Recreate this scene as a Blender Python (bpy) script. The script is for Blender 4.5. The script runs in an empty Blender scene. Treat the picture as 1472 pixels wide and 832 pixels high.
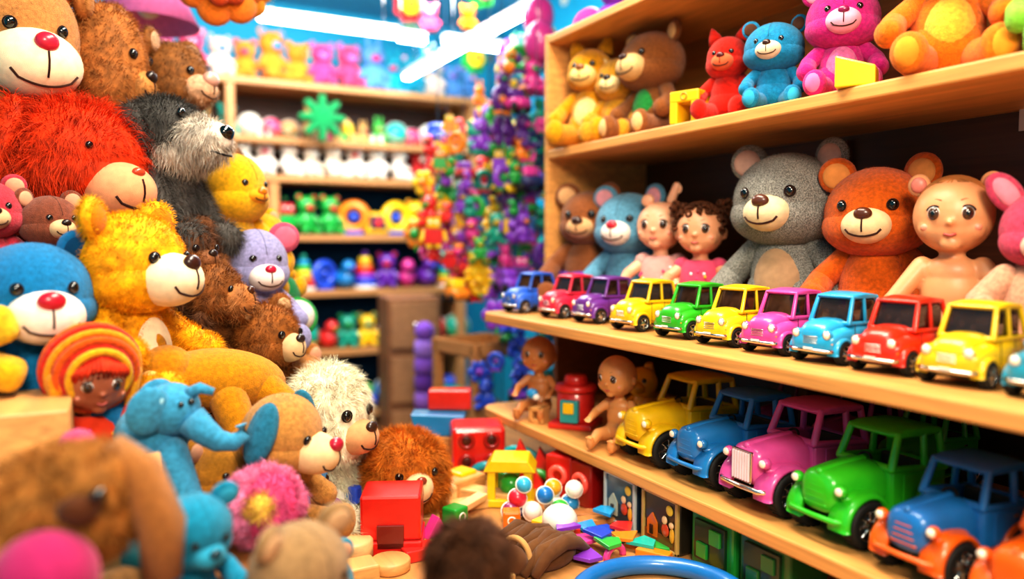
import bpy, bmesh, math, random
import numpy as np
from mathutils import Vector, Matrix, Euler
random.seed(7); rng=np.random.default_rng(7)
R=math.radians
def lin(h):
    c=[int(h[i:i+2],16)/255 for i in (0,2,4)]
    return tuple((x/12.92 if x<=.04045 else ((x+.055)/1.055)**2.4) for x in c)
# ------------------------------------------------------------ materials
MATS={}
def mat(kind,h='ffffff'):
    key=kind+'_'+h
    if key in MATS: return MATS[key]
    m=bpy.data.materials.new(key); m.use_nodes=True; nt=m.node_tree; N=nt.nodes; L=nt.links
    p=N['Principled BSDF']; c=lin(h); p.inputs['Base Color'].default_value=(*c,1)
    tc=N.new('ShaderNodeTexCoord')
    def noise(sc,det=3,vec=None):
        n=N.new('ShaderNodeTexNoise'); n.inputs['Scale'].default_value=sc; n.inputs['Detail'].default_value=det
        L.new(vec or tc.outputs['Object'],n.inputs['Vector']); return n
    def colvar(n,a,b,lo=.3,hi=.7,fac='Fac'):
        r=N.new('ShaderNodeValToRGB'); r.color_ramp.elements[0].position=lo; r.color_ramp.elements[1].position=hi
        r.color_ramp.elements[0].color=(*[min(1,x*a) for x in c],1); r.color_ramp.elements[1].color=(*[min(1,x*b) for x in c],1)
        L.new(n.outputs[fac],r.inputs['Fac']); L.new(r.outputs['Color'],p.inputs['Base Color'])
    def bump(n,st,dist=.002):
        b=N.new('ShaderNodeBump'); b.inputs['Strength'].default_value=st; b.inputs['Distance'].default_value=dist
        L.new(n.outputs['Fac'],b.inputs['Height']); L.new(b.outputs['Normal'],p.inputs['Normal'])
    if kind=='plush':
        p.inputs['Roughness'].default_value=.95; p.inputs['Sheen Weight'].default_value=.2
        p.inputs['Specular IOR Level'].default_value=.12
        colvar(noise(130,5),.7,1.12); bump(noise(520,4),.9,.003)
    elif kind=='felt':
        p.inputs['Roughness'].default_value=.9; p.inputs['Sheen Weight'].default_value=.12
        p.inputs['Specular IOR Level'].default_value=.12
        colvar(noise(60),.88,1.06); bump(noise(900,2),.5,.0015)
    elif kind=='tweed':
        p.inputs['Roughness'].default_value=1
        colvar(noise(420,4),.45,1.7,.38,.62); bump(noise(420,3),1,.004)
    elif kind=='fur':
        p.inputs['Roughness'].default_value=.7; p.inputs['Specular IOR Level'].default_value=.22
        colvar(noise(55,6),.55,1.4,.3,.7)
    elif kind=='plastic':
        p.inputs['Roughness'].default_value=.3; p.inputs['Coat Weight'].default_value=.3; p.inputs['Coat Roughness'].default_value=.12
        bump(noise(30),.03,.002)
    elif kind=='paint':
        p.inputs['Roughness'].default_value=.36; p.inputs['Coat Weight'].default_value=.45; p.inputs['Coat Roughness'].default_value=.08
        colvar(noise(40),.93,1.04)
    elif kind=='skin':
        p.inputs['Roughness'].default_value=.42; p.inputs['Subsurface Weight'].default_value=.15; p.inputs['Subsurface Scale'].default_value=.01
        colvar(noise(25),.94,1.04)
    elif kind=='gloss':
        p.inputs['Roughness'].default_value=.08; p.inputs['Coat Weight'].default_value=1
    elif kind=='chrome':
        p.inputs['Metallic'].default_value=1; p.inputs['Roughness'].default_value=.15
    elif kind=='glass':
        p.inputs['Roughness'].default_value=.06; p.inputs['Coat Weight'].default_value=.5
        colvar(noise(60),.5,1.8)
    elif kind=='rubber':
        p.inputs['Roughness'].default_value=.7; bump(noise(300),.4,.001)
    elif kind=='wood':
        mp=N.new('ShaderNodeMapping'); mp.inputs['Scale'].default_value=(14,1.6,34); L.new(tc.outputs['Object'],mp.inputs['Vector'])
        n=noise(2.2,8,mp.outputs['Vector']); n.inputs['Distortion'].default_value=.6
        colvar(n,.74,1.1,.3,.68); p.inputs['Roughness'].default_value=.45; bump(n,.15,.002)
    elif kind=='woodx':
        mp=N.new('ShaderNodeMapping'); mp.inputs['Scale'].default_value=(1.6,14,34); L.new(tc.outputs['Object'],mp.inputs['Vector'])
        n=noise(2.2,8,mp.outputs['Vector']); colvar(n,.74,1.1,.3,.68); p.inputs['Roughness'].default_value=.5
    elif kind=='emit':
        p.inputs['Emission Color'].default_value=(*c,1); p.inputs['Emission Strength'].default_value=26
    elif kind=='dots':
        v=N.new('ShaderNodeTexVoronoi'); v.inputs['Scale'].default_value=3.4; v.inputs['Randomness'].default_value=.8; L.new(tc.outputs['Object'],v.inputs['Vector'])
        r=N.new('ShaderNodeValToRGB'); r.color_ramp.elements[0].position=.22; r.color_ramp.elements[0].color=(1,1,1,1); r.color_ramp.elements[1].position=.24; r.color_ramp.elements[1].color=(0,0,0,1)
        L.new(v.outputs['Distance'],r.inputs['Fac'])
        h2=N.new('ShaderNodeHueSaturation'); h2.inputs['Saturation'].default_value=1.2; h2.inputs['Value'].default_value=.7; L.new(v.outputs['Color'],h2.inputs['Color'])
        mx=N.new('ShaderNodeMixRGB'); mx.inputs[1].default_value=(*c,1); L.new(r.outputs['Color'],mx.inputs[0]); L.new(h2.outputs['Color'],mx.inputs[2])
        L.new(mx.outputs[0],p.inputs['Base Color']); p.inputs['Roughness'].default_value=.7
    MATS[key]=m; return m
# ------------------------------------------------------------ mesh builder
_SP={}
def sph(seg,ring):
    k=(seg,ring)
    if k not in _SP:
        V=[(0,0,1)]
        for i in range(1,ring):
            a=math.pi*i/ring
            for j in range(seg):
                t=2*math.pi*j/seg; V.append((math.sin(a)*math.cos(t),math.sin(a)*math.sin(t),math.cos(a)))
        V.append((0,0,-1)); F=[]
        for j in range(seg): F.append((0,1+j,1+(j+1)%seg))
        for i in range(ring-2):
            for j in range(seg):
                a=1+i*seg+j; b=1+i*seg+(j+1)%seg; F.append((a,a+seg,b+seg,b))
        l=len(V)-1; s0=1+(ring-2)*seg
        for j in range(seg): F.append((l,s0+(j+1)%seg,s0+j))
        _SP[k]=(np.array(V),F)
    return _SP[k]
_BX={}
def T(*a): return Matrix.Translation(Vector(a if len(a)==3 else a[0]))
def RR(x=0,y=0,z=0): return Euler((R(x),R(y),R(z))).to_matrix().to_4x4()
def S(x,y=None,z=None):
    if y is None: y=z=x
    return Matrix.Diagonal((x,y,z,1))
class B:
    def __init__(s,lod=1): s.V=[];s.F=[];s.Mi=[];s.ks=[];s.sm=[];s.n=0;s.X=Matrix.Identity(4);s.st=[];s.lod=lod
    def push(s,m): s.st.append(s.X.copy()); s.X=s.X@m
    def pop(s): s.X=s.st.pop()
    def add(s,V,F,m,X=None,smooth=True):
        X=s.X@X if X is not None else s.X
        A=np.array(X); W=np.asarray(V,dtype=float)@A[:3,:3].T+A[:3,3]
        s.V.append(W)
        if m not in s.ks: s.ks.append(m)
        i=s.ks.index(m); n=s.n
        for f in F: s.F.append(tuple(k+n for k in f)); s.Mi.append(i); s.sm.append(smooth)
        s.n+=len(W)
    def ell(s,c,r,m,rot=(0,0,0),seg=None):
        seg=seg or int(26*s.lod)
        if isinstance(r,(int,float)): r=(r,r,r)
        V,F=sph(seg,max(6,int(seg*.62))); s.add(V,F,m,T(c)@RR(*rot)@S(*r))
    def box(s,c,sz,m,bev=.08,rot=(0,0,0),smooth=False,seg=2):
        mn=min(sz); bv=round(bev*mn,5)
        k=(tuple(round(x,5) for x in sz),bv,seg)
        if k not in _BX:
            bm=bmesh.new(); bmesh.ops.create_cube(bm,size=1); bmesh.ops.scale(bm,vec=sz,verts=bm.verts)
            if bv>0: bmesh.ops.bevel(bm,geom=bm.edges[:],offset=bv,segments=seg,profile=.5,affect='EDGES')
            bm.verts.index_update(); _BX[k]=([v.co[:] for v in bm.verts],[tuple(v.index for v in f.verts) for f in bm.faces]); bm.free()
        V,F=_BX[k]; s.add(V,F,m,T(c)@RR(*rot),smooth)
    def lathe(s,prof,m,X=None,seg=None,smooth=True):
        seg=seg or int(22*s.lod); V=[];F=[]
        for r,z in prof:
            for j in range(seg):
                t=2*math.pi*j/seg; V.append((r*math.cos(t),r*math.sin(t),z))
        for i in range(len(prof)-1):
            for j in range(seg):
                a=i*seg+j;b=i*seg+(j+1)%seg; F.append((a,b,b+seg,a+seg))
        F.append(tuple(range(seg))[::-1]); k=(len(prof)-1)*seg; F.append(tuple(range(k,k+seg)))
        s.add(V,F,m,X,smooth)
    def limb(s,p0,p1,r0,r1,m,seg=None):
        p0=Vector(p0);p1=Vector(p1);d=p1-p0;Ln=max(d.length,1e-5)
        pr=[]
        for i in range(6): a=-math.pi/2+i*math.pi/2/6; pr.append((max(r0*math.cos(a),1e-5),r0*math.sin(a)))
        pr.append((r0,0)); pr.append(((r0+r1)/2,Ln/2)); pr.append((r1,Ln))
        for i in range(1,7): a=i*math.pi/2/6; pr.append((max(r1*math.cos(a),1e-5),Ln+r1*math.sin(a)))
        s.lathe(pr,m,T(p0)@d.to_track_quat('Z','Y').to_matrix().to_4x4(),seg or int(18*s.lod))
    def cyl(s,p0,p1,r0,r1,m,seg=None,bev=.12):
        p0=Vector(p0);p1=Vector(p1);d=p1-p0;Ln=d.length; b=min(r0,r1,Ln)*bev
        s.lathe([(r0-b,0),(r0,b),(r1,Ln-b),(r1-b,Ln)],m,T(p0)@d.to_track_quat('Z','Y').to_matrix().to_4x4(),seg)
    def tube(s,P,r,m,seg=8):
        P=[Vector(p) for p in P]; n=len(P); rs=r if isinstance(r,(list,tuple)) else [r]*n; V=[];F=[]
        ref=Vector((.13,.21,1)).normalized()
        for i,p in enumerate(P):
            t=(P[min(i+1,n-1)]-P[max(i-1,0)]).normalized(); a=t.cross(ref)
            if a.length<.05: a=t.cross(Vector((1,0,0)))
            a.normalize(); b=t.cross(a)
            for j in range(seg):
                q=2*math.pi*j/seg; V.append(p+(a*math.cos(q)+b*math.sin(q))*rs[i])
        for i in range(n-1):
            for j in range(seg):
                k=i*seg+j;l=i*seg+(j+1)%seg; F.append((k,l,l+seg,k+seg))
        F.append(tuple(range(seg))[::-1]); F.append(tuple(range((n-1)*seg,n*seg)))
        s.add([v[:] for v in V],F,m)
    def torus(s,c,Rr,r,m,rot=(0,0,0),seg=24,ts=10,arc=360):
        V=[];F=[]; full=arc>=360; n=seg if full else seg+1
        for i in range(n):
            a=R(arc)*i/seg
            for j in range(ts):
                q=2*math.pi*j/ts; V.append(((Rr+r*math.cos(q))*math.cos(a),(Rr+r*math.cos(q))*math.sin(a),r*math.sin(q)))
        for i in range(seg):
            for j in range(ts):
                a0=i*ts;a1=((i+1)%n)*ts;j1=(j+1)%ts; F.append((a0+j,a1+j,a1+j1,a0+j1))
        if not full: F.append(tuple(range(ts))); F.append(tuple(range(seg*ts,seg*ts+ts))[::-1])
        s.add(V,F,m,T(c)@RR(*rot))
    def loft(s,secs,m,ex=4,n=24,smooth=True,cx=0):
        V=[];F=[]
        for (y,hw,z0,z1) in secs:
            zc=(z0+z1)/2;hz=(z1-z0)/2
            for j in range(n):
                q=2*math.pi*(j+.5)/n; c_,s_=math.cos(q),math.sin(q)
                V.append((cx+hw*math.copysign(abs(c_)**(2/ex),c_),y,zc+hz*math.copysign(abs(s_)**(2/ex),s_)))
        for i in range(len(secs)-1):
            for j in range(n):
                a=i*n+j;b=i*n+(j+1)%n; F.append((a,b,b+n,a+n))
        F.append(tuple(range(n))[::-1]); k=(len(secs)-1)*n; F.append(tuple(range(k,k+n)))
        s.add(V,F,m,None,smooth)
    def arch(s,x0,x1,cy,cz,ri,ro,a0,a1,m,n=18):
        V=[];F=[]; cs=[(x0,ri),(x0,ro)]
        for k in range(5):
            q=R(90-22.5*k); rr=(ro-ri)*.95; cs.append((x1-(x1-x0)*.35+(x1-x0)*.35*math.cos(q),ri+rr*math.sin(q)))
        m_=len(cs)
        for i in range(n+1):
            a=R(a0+(a1-a0)*i/n); c_,s_=math.cos(a),math.sin(a)
            for (x,r) in cs: V.append((x,cy+r*c_,cz+r*s_))
        for i in range(n):
            for j in range(m_):
                a=i*m_+j;b=i*m_+(j+1)%m_; F.append((a,b,b+m_,a+m_))
        F.append(tuple(range(m_))); F.append(tuple(range(n*m_,n*m_+m_))[::-1]); s.add(V,F,m,None,True)
    def prism(s,poly,d,m,X=None,bev=0):
        bm=bmesh.new(); vs=[bm.verts.new((x,0,z)) for x,z in poly]; f=bm.faces.new(vs)
        g=bmesh.ops.extrude_face_region(bm,geom=[f]); bmesh.ops.translate(bm,vec=(0,d,0),verts=[v for v in g['geom'] if isinstance(v,bmesh.types.BMVert)])
        if bev: bmesh.ops.bevel(bm,geom=bm.edges[:],offset=bev,segments=2,profile=.5,affect='EDGES')
        bmesh.ops.recalc_face_normals(bm,faces=bm.faces[:]); bm.verts.index_update()
        V=[v.co[:] for v in bm.verts];F=[tuple(v.index for v in q.verts) for q in bm.faces]; bm.free(); s.add(V,F,m,X,False)
    def obj(s,name,loc=(0,0,0),yaw=0,tilt=0,roll=0,parent=None):
        me=bpy.data.meshes.new(name); me.from_pydata(np.concatenate(s.V).tolist(),[],s.F)
        for k in s.ks: me.materials.append(mat(*k))
        me.polygons.foreach_set('material_index',s.Mi); me.polygons.foreach_set('use_smooth',s.sm); me.update()
        o=bpy.data.objects.new(name,me); bpy.context.collection.objects.link(o)
        o.location=loc; o.rotation_euler=(R(tilt),R(roll),R(yaw)) 
        if parent: o.parent=parent
        return o
def furry(o,n,ln,wd=.0016,curl=.5,droop=.25,kinds=('fur',),nseg=3,excl=()):
    me=o.data; me.calc_loop_triangles()
    ok=[i for i,m in enumerate(me.materials) if m.name.split('_')[0] in kinds]
    nt=len(me.loop_triangles); tv=np.empty(nt*3,dtype=np.int64); me.loop_triangles.foreach_get('vertices',tv); tv=tv.reshape(-1,3)
    tm=np.empty(nt,dtype=np.int64); me.loop_triangles.foreach_get('material_index',tm)
    co=np.empty(len(me.vertices)*3); me.vertices.foreach_get('co',co); co=co.reshape(-1,3)
    k=np.isin(tm,ok); tv=tv[k]; tm=tm[k]
    a,b,c=co[tv[:,0]],co[tv[:,1]],co[tv[:,2]]; nr=np.cross(b-a,c-a); ar=np.linalg.norm(nr,axis=1)+1e-12; nr/=ar[:,None]
    idx=rng.choice(len(tv),n,p=ar/ar.sum()); r1=np.sqrt(rng.random(n))[:,None]; r2=rng.random(n)[:,None]
    P=a[idx]*(1-r1)+b[idx]*r1*(1-r2)+c[idx]*r1*r2; Nn=nr[idx]; mi=tm[idx]
    sc_=np.ones(n)
    for (cx,rad) in excl:
        d=np.linalg.norm(P-np.array(cx),axis=1); sc_=np.minimum(sc_,np.clip((d-rad)/(rad*1.1),0,1))
    kk=sc_>.05; P=P[kk];Nn=Nn[kk];mi=mi[kk];sc_=sc_[kk]; n=len(P)
    fr=28.
    W=np.stack([np.sin(P[:,1]*fr*3+4*np.sin(P[:,2]*fr*2)),np.sin(P[:,2]*fr*3.3+4*np.sin(P[:,0]*fr*2.1)),np.sin(P[:,0]*fr*3.1+4*np.sin(P[:,1]*fr*1.7))],1)
    Rn=rng.normal(size=(n,3)); D=W*curl+Rn*curl*.45; D[:,2]-=droop*1.6
    D-=Nn*(D*Nn).sum(1)[:,None]*.8
    Ls=(ln*(.55+.6*rng.random(n))*(.35+.65*sc_))[:,None]
    side=np.cross(Nn,rng.normal(size=(n,3))); side/=np.linalg.norm(side,axis=1)[:,None]+1e-9
    pts=[]
    for i in range(nseg+1):
        t=i/nseg; q=P+Nn*Ls*(t*(1-.25*t))+D*Ls*(t*t)*.9; w=wd*(1-.85*t)*.5
        pts+= [q-side*w,q+side*w]
    A=np.stack(pts,1).reshape(-1,3); m=2*(nseg+1)
    base=np.arange(n)*m; fs=[]
    for i in range(nseg): fs.append(np.stack([base+2*i,base+2*i+1,base+2*i+3,base+2*i+2],1))
    Fc=np.stack(fs,1).reshape(-1,4)
    f=bpy.data.meshes.new('fur'); f.vertices.add(len(A)); f.vertices.foreach_set('co',A.ravel().astype(np.float32))
    f.loops.add(len(Fc)*4); f.loops.foreach_set('vertex_index',Fc.ravel().astype(np.int32))
    f.polygons.add(len(Fc)); f.polygons.foreach_set('loop_start',(np.arange(len(Fc))*4).astype(np.int32))
    for mm in me.materials: f.materials.append(mm)
    f.polygons.foreach_set('material_index',np.repeat(mi,nseg).astype(np.int32)); f.update(calc_edges=True)
    fo=bpy.data.objects.new('fur',f); bpy.context.collection.objects.link(fo); fo.parent=o
    return fo
# ------------------------------------------------------------ plush animals
BLK=('gloss','0a0706')
def spt(c,r,az,el,k=1.0):
    az=R(az);el=R(el); return Vector((c[0]+k*r[0]*math.sin(az)*math.cos(el),c[1]-k*r[1]*math.cos(az)*math.cos(el),c[2]+k*r[2]*math.sin(el)))
def plush(name,hc,w,yaw,col,muz='f0dcc0',nose='2a1712',kind='plush',mk='felt',earin=None,belly=None,foot=None,ear='round',head=(.27,.24,.25),
          mr=(.125,.11,.095),mz=-.05,ht=(0,0,0),fur=None,tilt=0,roll=0,eye=25,er=.024,seam=True,arms=((-.28,-.17,.25),(.28,-.17,.25)),legz=.1,earcol=None,bodycol=None,legs=((-.2,-.33,.1),(.2,-.33,.1)),nr=(.045,.03,.034),on=None,exk=2.2):
    H=w/(2*head[0]); b=B(); b.X=S(H); C=(kind,col); BC=(kind,bodycol or col); MZ=(mk,muz); EI=('felt',earin or muz)
    b.ell((0,0,.3),(.19,.165,.27),BC); b.ell((0,.0,.2),(.215,.19,.19),BC)
    if belly: b.ell((0,-.06,.28),(.14,.145,.2),('felt' if kind!='plush' else 'plush',belly))
    for i,sx in enumerate((-1,1)):
        a=arms[i]; sh=Vector((sx*.15,-.01,.46)); e=(sh+Vector(a))/2+Vector((sx*.05,.03,-.02))
        b.limb(sh,e,.07,.07,BC); b.limb(e,a,.07,.078,BC); b.ell(a,(.08,.085,.08),BC)
        l=legs[i]; b.limb((sx*.12,-.02,.12),l,.105,.09,BC); 
        d=(Vector(l)-Vector((sx*.12,-.02,.12))).normalized()
        b.ell(Vector(l)+d*.03+Vector((0,0,.02)),(.095,.07,.11),BC)
        if foot: b.ell(Vector(l)+d*.062+Vector((0,0,.02)),(.07,.045,.085),('felt',foot))
    b.push(T(0,0,.5)@RR(*ht)@T(0,0,-.5))
    hcn=(0,-.02,.70); b.ell(hcn,head,C,seg=34)
    b.ell((0,hcn[1]-.02,.70-head[2]*.3),(head[0]*1.02,head[1]*.96,head[2]*.68),C,seg=30)
    mc=(0,hcn[1]-head[1]*.86,.70+mz-.02); b.ell(mc,mr,MZ)
    npz=spt(mc,mr,0,38,1.0); b.ell(npz,nr,('plastic',nose))
    ex=[((b.X@npz)[:],max(nr)*H*1.25)]
    if mk!='fur': ex.append(((b.X@Vector(mc))[:],max(mr)*H*.95))
    th=('felt','3a1a10')
    b.tube([spt(mc,mr,0,e,1.01) for e in (22,8,-6,-20)],.0045,th,6)
    b.tube([spt(mc,mr,a,-20-16*(1-(a/44)**2)+ (8 if abs(a)>40 else 0),1.01) for a in range(-44,45,8)],.0055,th,6)
    for sx in (-1,1):
        e=spt(hcn,head,sx*eye,8,.985 if not fur else 1.03); b.ell(e,(er,er*.7,er*1.1),BLK,seg=14); ex.append(((b.X@e)[:],er*H*exk))
        b.torus(e,er*1.1,er*.16,('felt','2a1410'),rot=(90,0,sx*eye),seg=14,ts=6)
        if ear=='round':
            p=Vector((sx*head[0]*.8,.0,.70+head[2]*.86)); b.ell(p,(.1,.045,.1),(kind,earcol or col),rot=(0,sx*14,-sx*18))
            b.ell(p+Vector((-sx*.002,-.026,-.004)),(.073,.03,.073),EI,rot=(0,sx*14,-sx*18))
        elif ear=='big':
            p=Vector((sx*head[0]*.98,.0,.70+head[2]*.75)); b.ell(p,(.125,.04,.125),(kind,earcol or col),rot=(0,sx*14,-sx*25))
            b.ell(p+Vector((0,-.026,0)),(.092,.028,.092),EI,rot=(0,sx*14,-sx*25))
        elif ear=='long':
            p=Vector((sx*head[0]*.45,.02,.70+head[2]*1.35)); b.ell(p,(.07,.035,.2),(kind,earcol or col),rot=(0,sx*12,0))
            b.ell(p+Vector((0,-.022,0)),(.045,.022,.16),EI,rot=(0,sx*12,0))
        elif ear=='floppy':
            p=Vector((sx*head[0]*1.0,-.02,.70+head[2]*.25)); b.ell(p,(.06,.09,.19),(kind,earcol or col),rot=(0,-sx*22,0))
        elif ear=='up':
            p=Vector((sx*head[0]*.85,0,.70+head[2]*.95)); b.ell(p,(.075,.04,.12),(kind,earcol or col),rot=(0,sx*35,0)); b.ell(p+Vector((0,-.026,0)),(.048,.026,.09),EI,rot=(0,sx*35,0))
        elif ear=='pointy':
            p=Vector((sx*head[0]*.6,0,.70+head[2]*.8)); b.lathe([(.085,0),(.07,.07),(.035,.14),(.006,.18)],(kind,earcol or col),T(p)@RR(0,sx*18,0)@S(1,.5,1),14)
    if seam and not fur:
        b.tube([spt(hcn,head,0,e,1.002) for e in range(14,150,12)],.003,(kind,'%02x%02x%02x'%tuple(int(int((col)[i:i+2],16)*.7) for i in (0,2,4))),5)
    b.pop()
    z=hc[2]-.70*H if on is None else on
    o=b.obj(name,(hc[0],hc[1],z),yaw,tilt,roll)
    if fur: furry(o,*fur,excl=ex,kinds=('fur',) if kind=='fur' else (kind,))
    return o
# ------------------------------------------------------------ dolls
def doll(name,loc,H,yaw,skin='e8b48c',hair=None,hairstyle='bald',ht=(0,0,0),cloth=None,arms=((-.2,-.22,.3),(.2,-.22,.3)),legs=((-.14,-.36,.07),(.14,-.36,.07)),ears='human',lip='c05a50',joints=False,hs=1.0,held=None,hz=0):
    b=B(); b.X=S(H); SK=('skin',skin)
    b.ell((0,0,.3),(.135,.1,.17),SK); b.ell((0,0,.17),(.145,.12,.12),SK); b.ell((0,0,.4),(.12,.09,.09),SK); b.limb((0,0,.44),(0,0,.54),.055,.055,SK)
    for i,sx in enumerate((-1,1)):
        sh=Vector((sx*.125,0,.43)); a=Vector(arms[i]); e=(sh+a)/2+Vector((sx*.06,.03,-.03))
        b.limb(sh,e,.05,.042,SK); b.limb(e,a,.045,.034,SK)
        d=(a-e).normalized(); pc=a+d*.035; b.ell(pc,(.038,.034,.032),SK,seg=14)
        sd=d.cross(Vector((0,0,1))).normalized()
        for k in range(4):
            q=pc+sd*(k-1.5)*.017+d*.022; q2=q+d*(.028+.006*(k in(1,2)))+Vector((0,0,-.008)); b.limb(q,q2,.0095,.008,SK,8)
        b.limb(pc-sd*sx*.025,pc-sd*sx*.042+d*.028,.011,.009,SK,8)
        l=Vector(legs[i]); hp=Vector((sx*.085,-.02,.13)); kn=(hp+l)/2+Vector((sx*.03,-.01,.035))
        b.limb(hp,kn,.078,.06,SK); b.limb(kn,l,.06,.042,SK); b.ell(l+Vector((0,-.02,.02)),(.042,.04,.07),SK,seg=16)
        for k in range(5): b.ell(l+Vector(((k-2)*.015,-.045,.075-abs(k-1.5)*.004)),.011,SK,seg=8)
    Hm=T(0,0,.52+hz)@RR(*ht)@T(0,0,-.52); b.push(Hm)
    c=Vector((0,-.01,.72)); b.ell(c,(.2*hs,.19*hs,.205*hs),SK,seg=30); b.ell(c+Vector((0,-.035,-.07))*hs,(.165*hs,.145*hs,.125*hs),SK)
    for sx in (-1,1): b.ell(c+Vector((sx*.09,-.09,-.07))*hs,.072*hs,SK); 
    b.ell(c+Vector((0,-.187,-.04))*hs,(.02,.02,.017),SK,seg=12); b.ell(c+Vector((0,-.13,-.15))*hs,(.05,.04,.035),SK,seg=12)
    if ears=='human':
        for sx in (-1,1): b.ell(c+Vector((sx*.2,.01,-.03))*hs,(.022,.03,.045),SK,seg=14)
    b.pop()
    o=b.obj(name,loc,yaw)
    m=o.modifiers.new('remesh','REMESH'); m.mode='VOXEL'; m.voxel_size=H*.0085; m.use_smooth_shade=True
    m=o.modifiers.new('sm','SMOOTH'); m.factor=.6; m.iterations=4
    b=B(); b.X=S(H)
    if joints:
        for i,sx in enumerate((-1,1)): b.torus((sx*.135,0,.42),.045,.006,('skin','9a6038'),rot=(0,70*sx,0))
    if cloth:
        CL=('felt',cloth); b.lathe([(.115,.47),(.15,.42),(.155,.3),(.165,.2),(.2,.13),(.19,.12)],CL,S(1,.82,1),26)
        for i,sx in enumerate((-1,1)): b.ell((sx*.135,0,.43),(.065,.065,.06),CL)
        for k in range(14): b.ell((random.uniform(-.12,.12),-.125+random.uniform(0,.01),random.uniform(.18,.4)),(.012,.008,.012),('felt',random.choice(['ffffff','e05080','f0c040'])),seg=8)
    b.push(Hm)
    for sx in (-1,1):
        e=c+Vector((sx*.078,-.162,.01))*hs
        b.ell(e,(.036*hs,.02*hs,.04*hs),('gloss','f4f0ea'),rot=(0,0,sx*22),seg=18); b.ell(e+Vector((sx*.002,-.010,-.002)),(.029*hs,.014*hs,.034*hs),('gloss','50301c'),rot=(0,0,sx*20),seg=16); b.ell(e+Vector((sx*.002,-.016,-.002)),(.017*hs,.01*hs,.021*hs),BLK,seg=12)
        b.tube([e+Vector((math.sin(t)*.038*hs,-.013-.004*math.cos(t)+abs(math.sin(t))*.01,.04*math.cos(t)*hs)) for t in [k*.35-1.2 for k in range(8)]],.004,('felt','2a1410'),6)
        b.tube([c+Vector((sx*(.045+.02*k),-.17+.012*k,.078+.008*math.sin(k*.9)))*hs for k in range(4)],.003,('felt','9a6a44'),6)
        b.ell(c+Vector((sx*.115,-.140,-.065))*hs,(.026,.016,.02),('skin','e49478'),seg=12)
    b.tube([c+Vector((x,-.186+abs(x)*.4,-.108+abs(x)*.3))*hs for x in (-.028,-.015,0,.015,.028)],.0065,('skin',lip),8)
    if ears=='horn': b.limb(c+Vector((.08,0,.19)),c+Vector((.12,0,.29)),.035,.03,SK); b.torus(c+Vector((.12,0,.27)),.03,.012,('skin',skin),rot=(90,0,0)); b.ell(c+Vector((-.1,0,.19)),(.05,.03,.05),SK)
    if ears=='animal':
        for sx in (-1,1): b.ell(c+Vector((sx*.15,.03,.15)),(.05,.03,.055),SK); b.ell(c+Vector((sx*.15,.008,.15)),(.035,.02,.038),('skin','d88070'))
    if hairstyle=='curly':
        for k in range(190):
            az=random.uniform(-180,180); el=random.uniform(-10,88)
            if abs(az)<60 and el<38: continue
            p=spt(c,(.21*hs,.2*hs,.21*hs),az,el,1.03); b.torus(p,.02,.009,('fur',hair),rot=(random.uniform(0,180),random.uniform(0,180),0),seg=9,ts=5)
        for sx in(-1,1):
            for k in range(26): b.torus(c+Vector((sx*.17,0,.15))+Vector((random.uniform(-.05,.05),random.uniform(-.05,.05),random.uniform(-.04,.06))),.02,.009,('fur',hair),rot=(random.uniform(0,180),random.uniform(0,180),0),seg=9,ts=5)
    if hairstyle=='cap':
        b.ell(c+Vector((0,.035,.025)),(.196*hs,.185*hs,.198*hs),('skin',hair),seg=30)
        for k in range(40): 
            az=random.uniform(-70,70); b.tube([spt(c,(.2*hs,.19*hs,.205*hs),az*(1-.1*j),60+j*9,1.005) for j in range(4)],.003,('fur',hair),4)
    if hairstyle=='hood':
        # knitted striped bonnet: bands follow the dome of the hat, yarn fringe beneath
        b.ell(c+Vector((0,.06,.04)),(.27,.22,.26),('plush',hair)); cols=['d83018','f4b018','e86010','d83018','f0a018','e86010','f4b018']
        for k in range(7):
            y=.2-.052*k; q=max(.1,1-((y-.06)/.22)**2)**.5
            b.torus(c+Vector((0,y,.04)),.268*q,.024,('plush',cols[k]),rot=(90,0,0),seg=30,ts=10)
        for k in range(13):
            x=-.15+.025*k; b.tube([c+Vector((x*.8,-.13,.17-abs(x)*.35)),c+Vector((x,-.19+abs(x)*.4,.12-abs(x)*.3)),c+Vector((x*1.08,-.19+abs(x)*.5,.075-abs(x)*.35))],[.016,.017,.012],('fur','c83818'),6)
        for sx in(-1,1): b.limb(c+Vector((sx*.22,-.03,.02)),c+Vector((sx*.2,-.06,-.18)),.05,.035,('plush','f0a018')); b.limb(c+Vector((sx*.2,-.06,-.18)),c+Vector((sx*.14,-.12,-.3)),.03,.03,('plush','d83018'))
    b.pop()
    if held: b.ell((0,-.24,.3),(.07,.05,.06),('plastic',held)); b.ell((.05,-.26,.27),(.045,.03,.04),('plastic','f4f0ea'))
    b.obj('face_and_clothes',parent=o)
    return o
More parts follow.
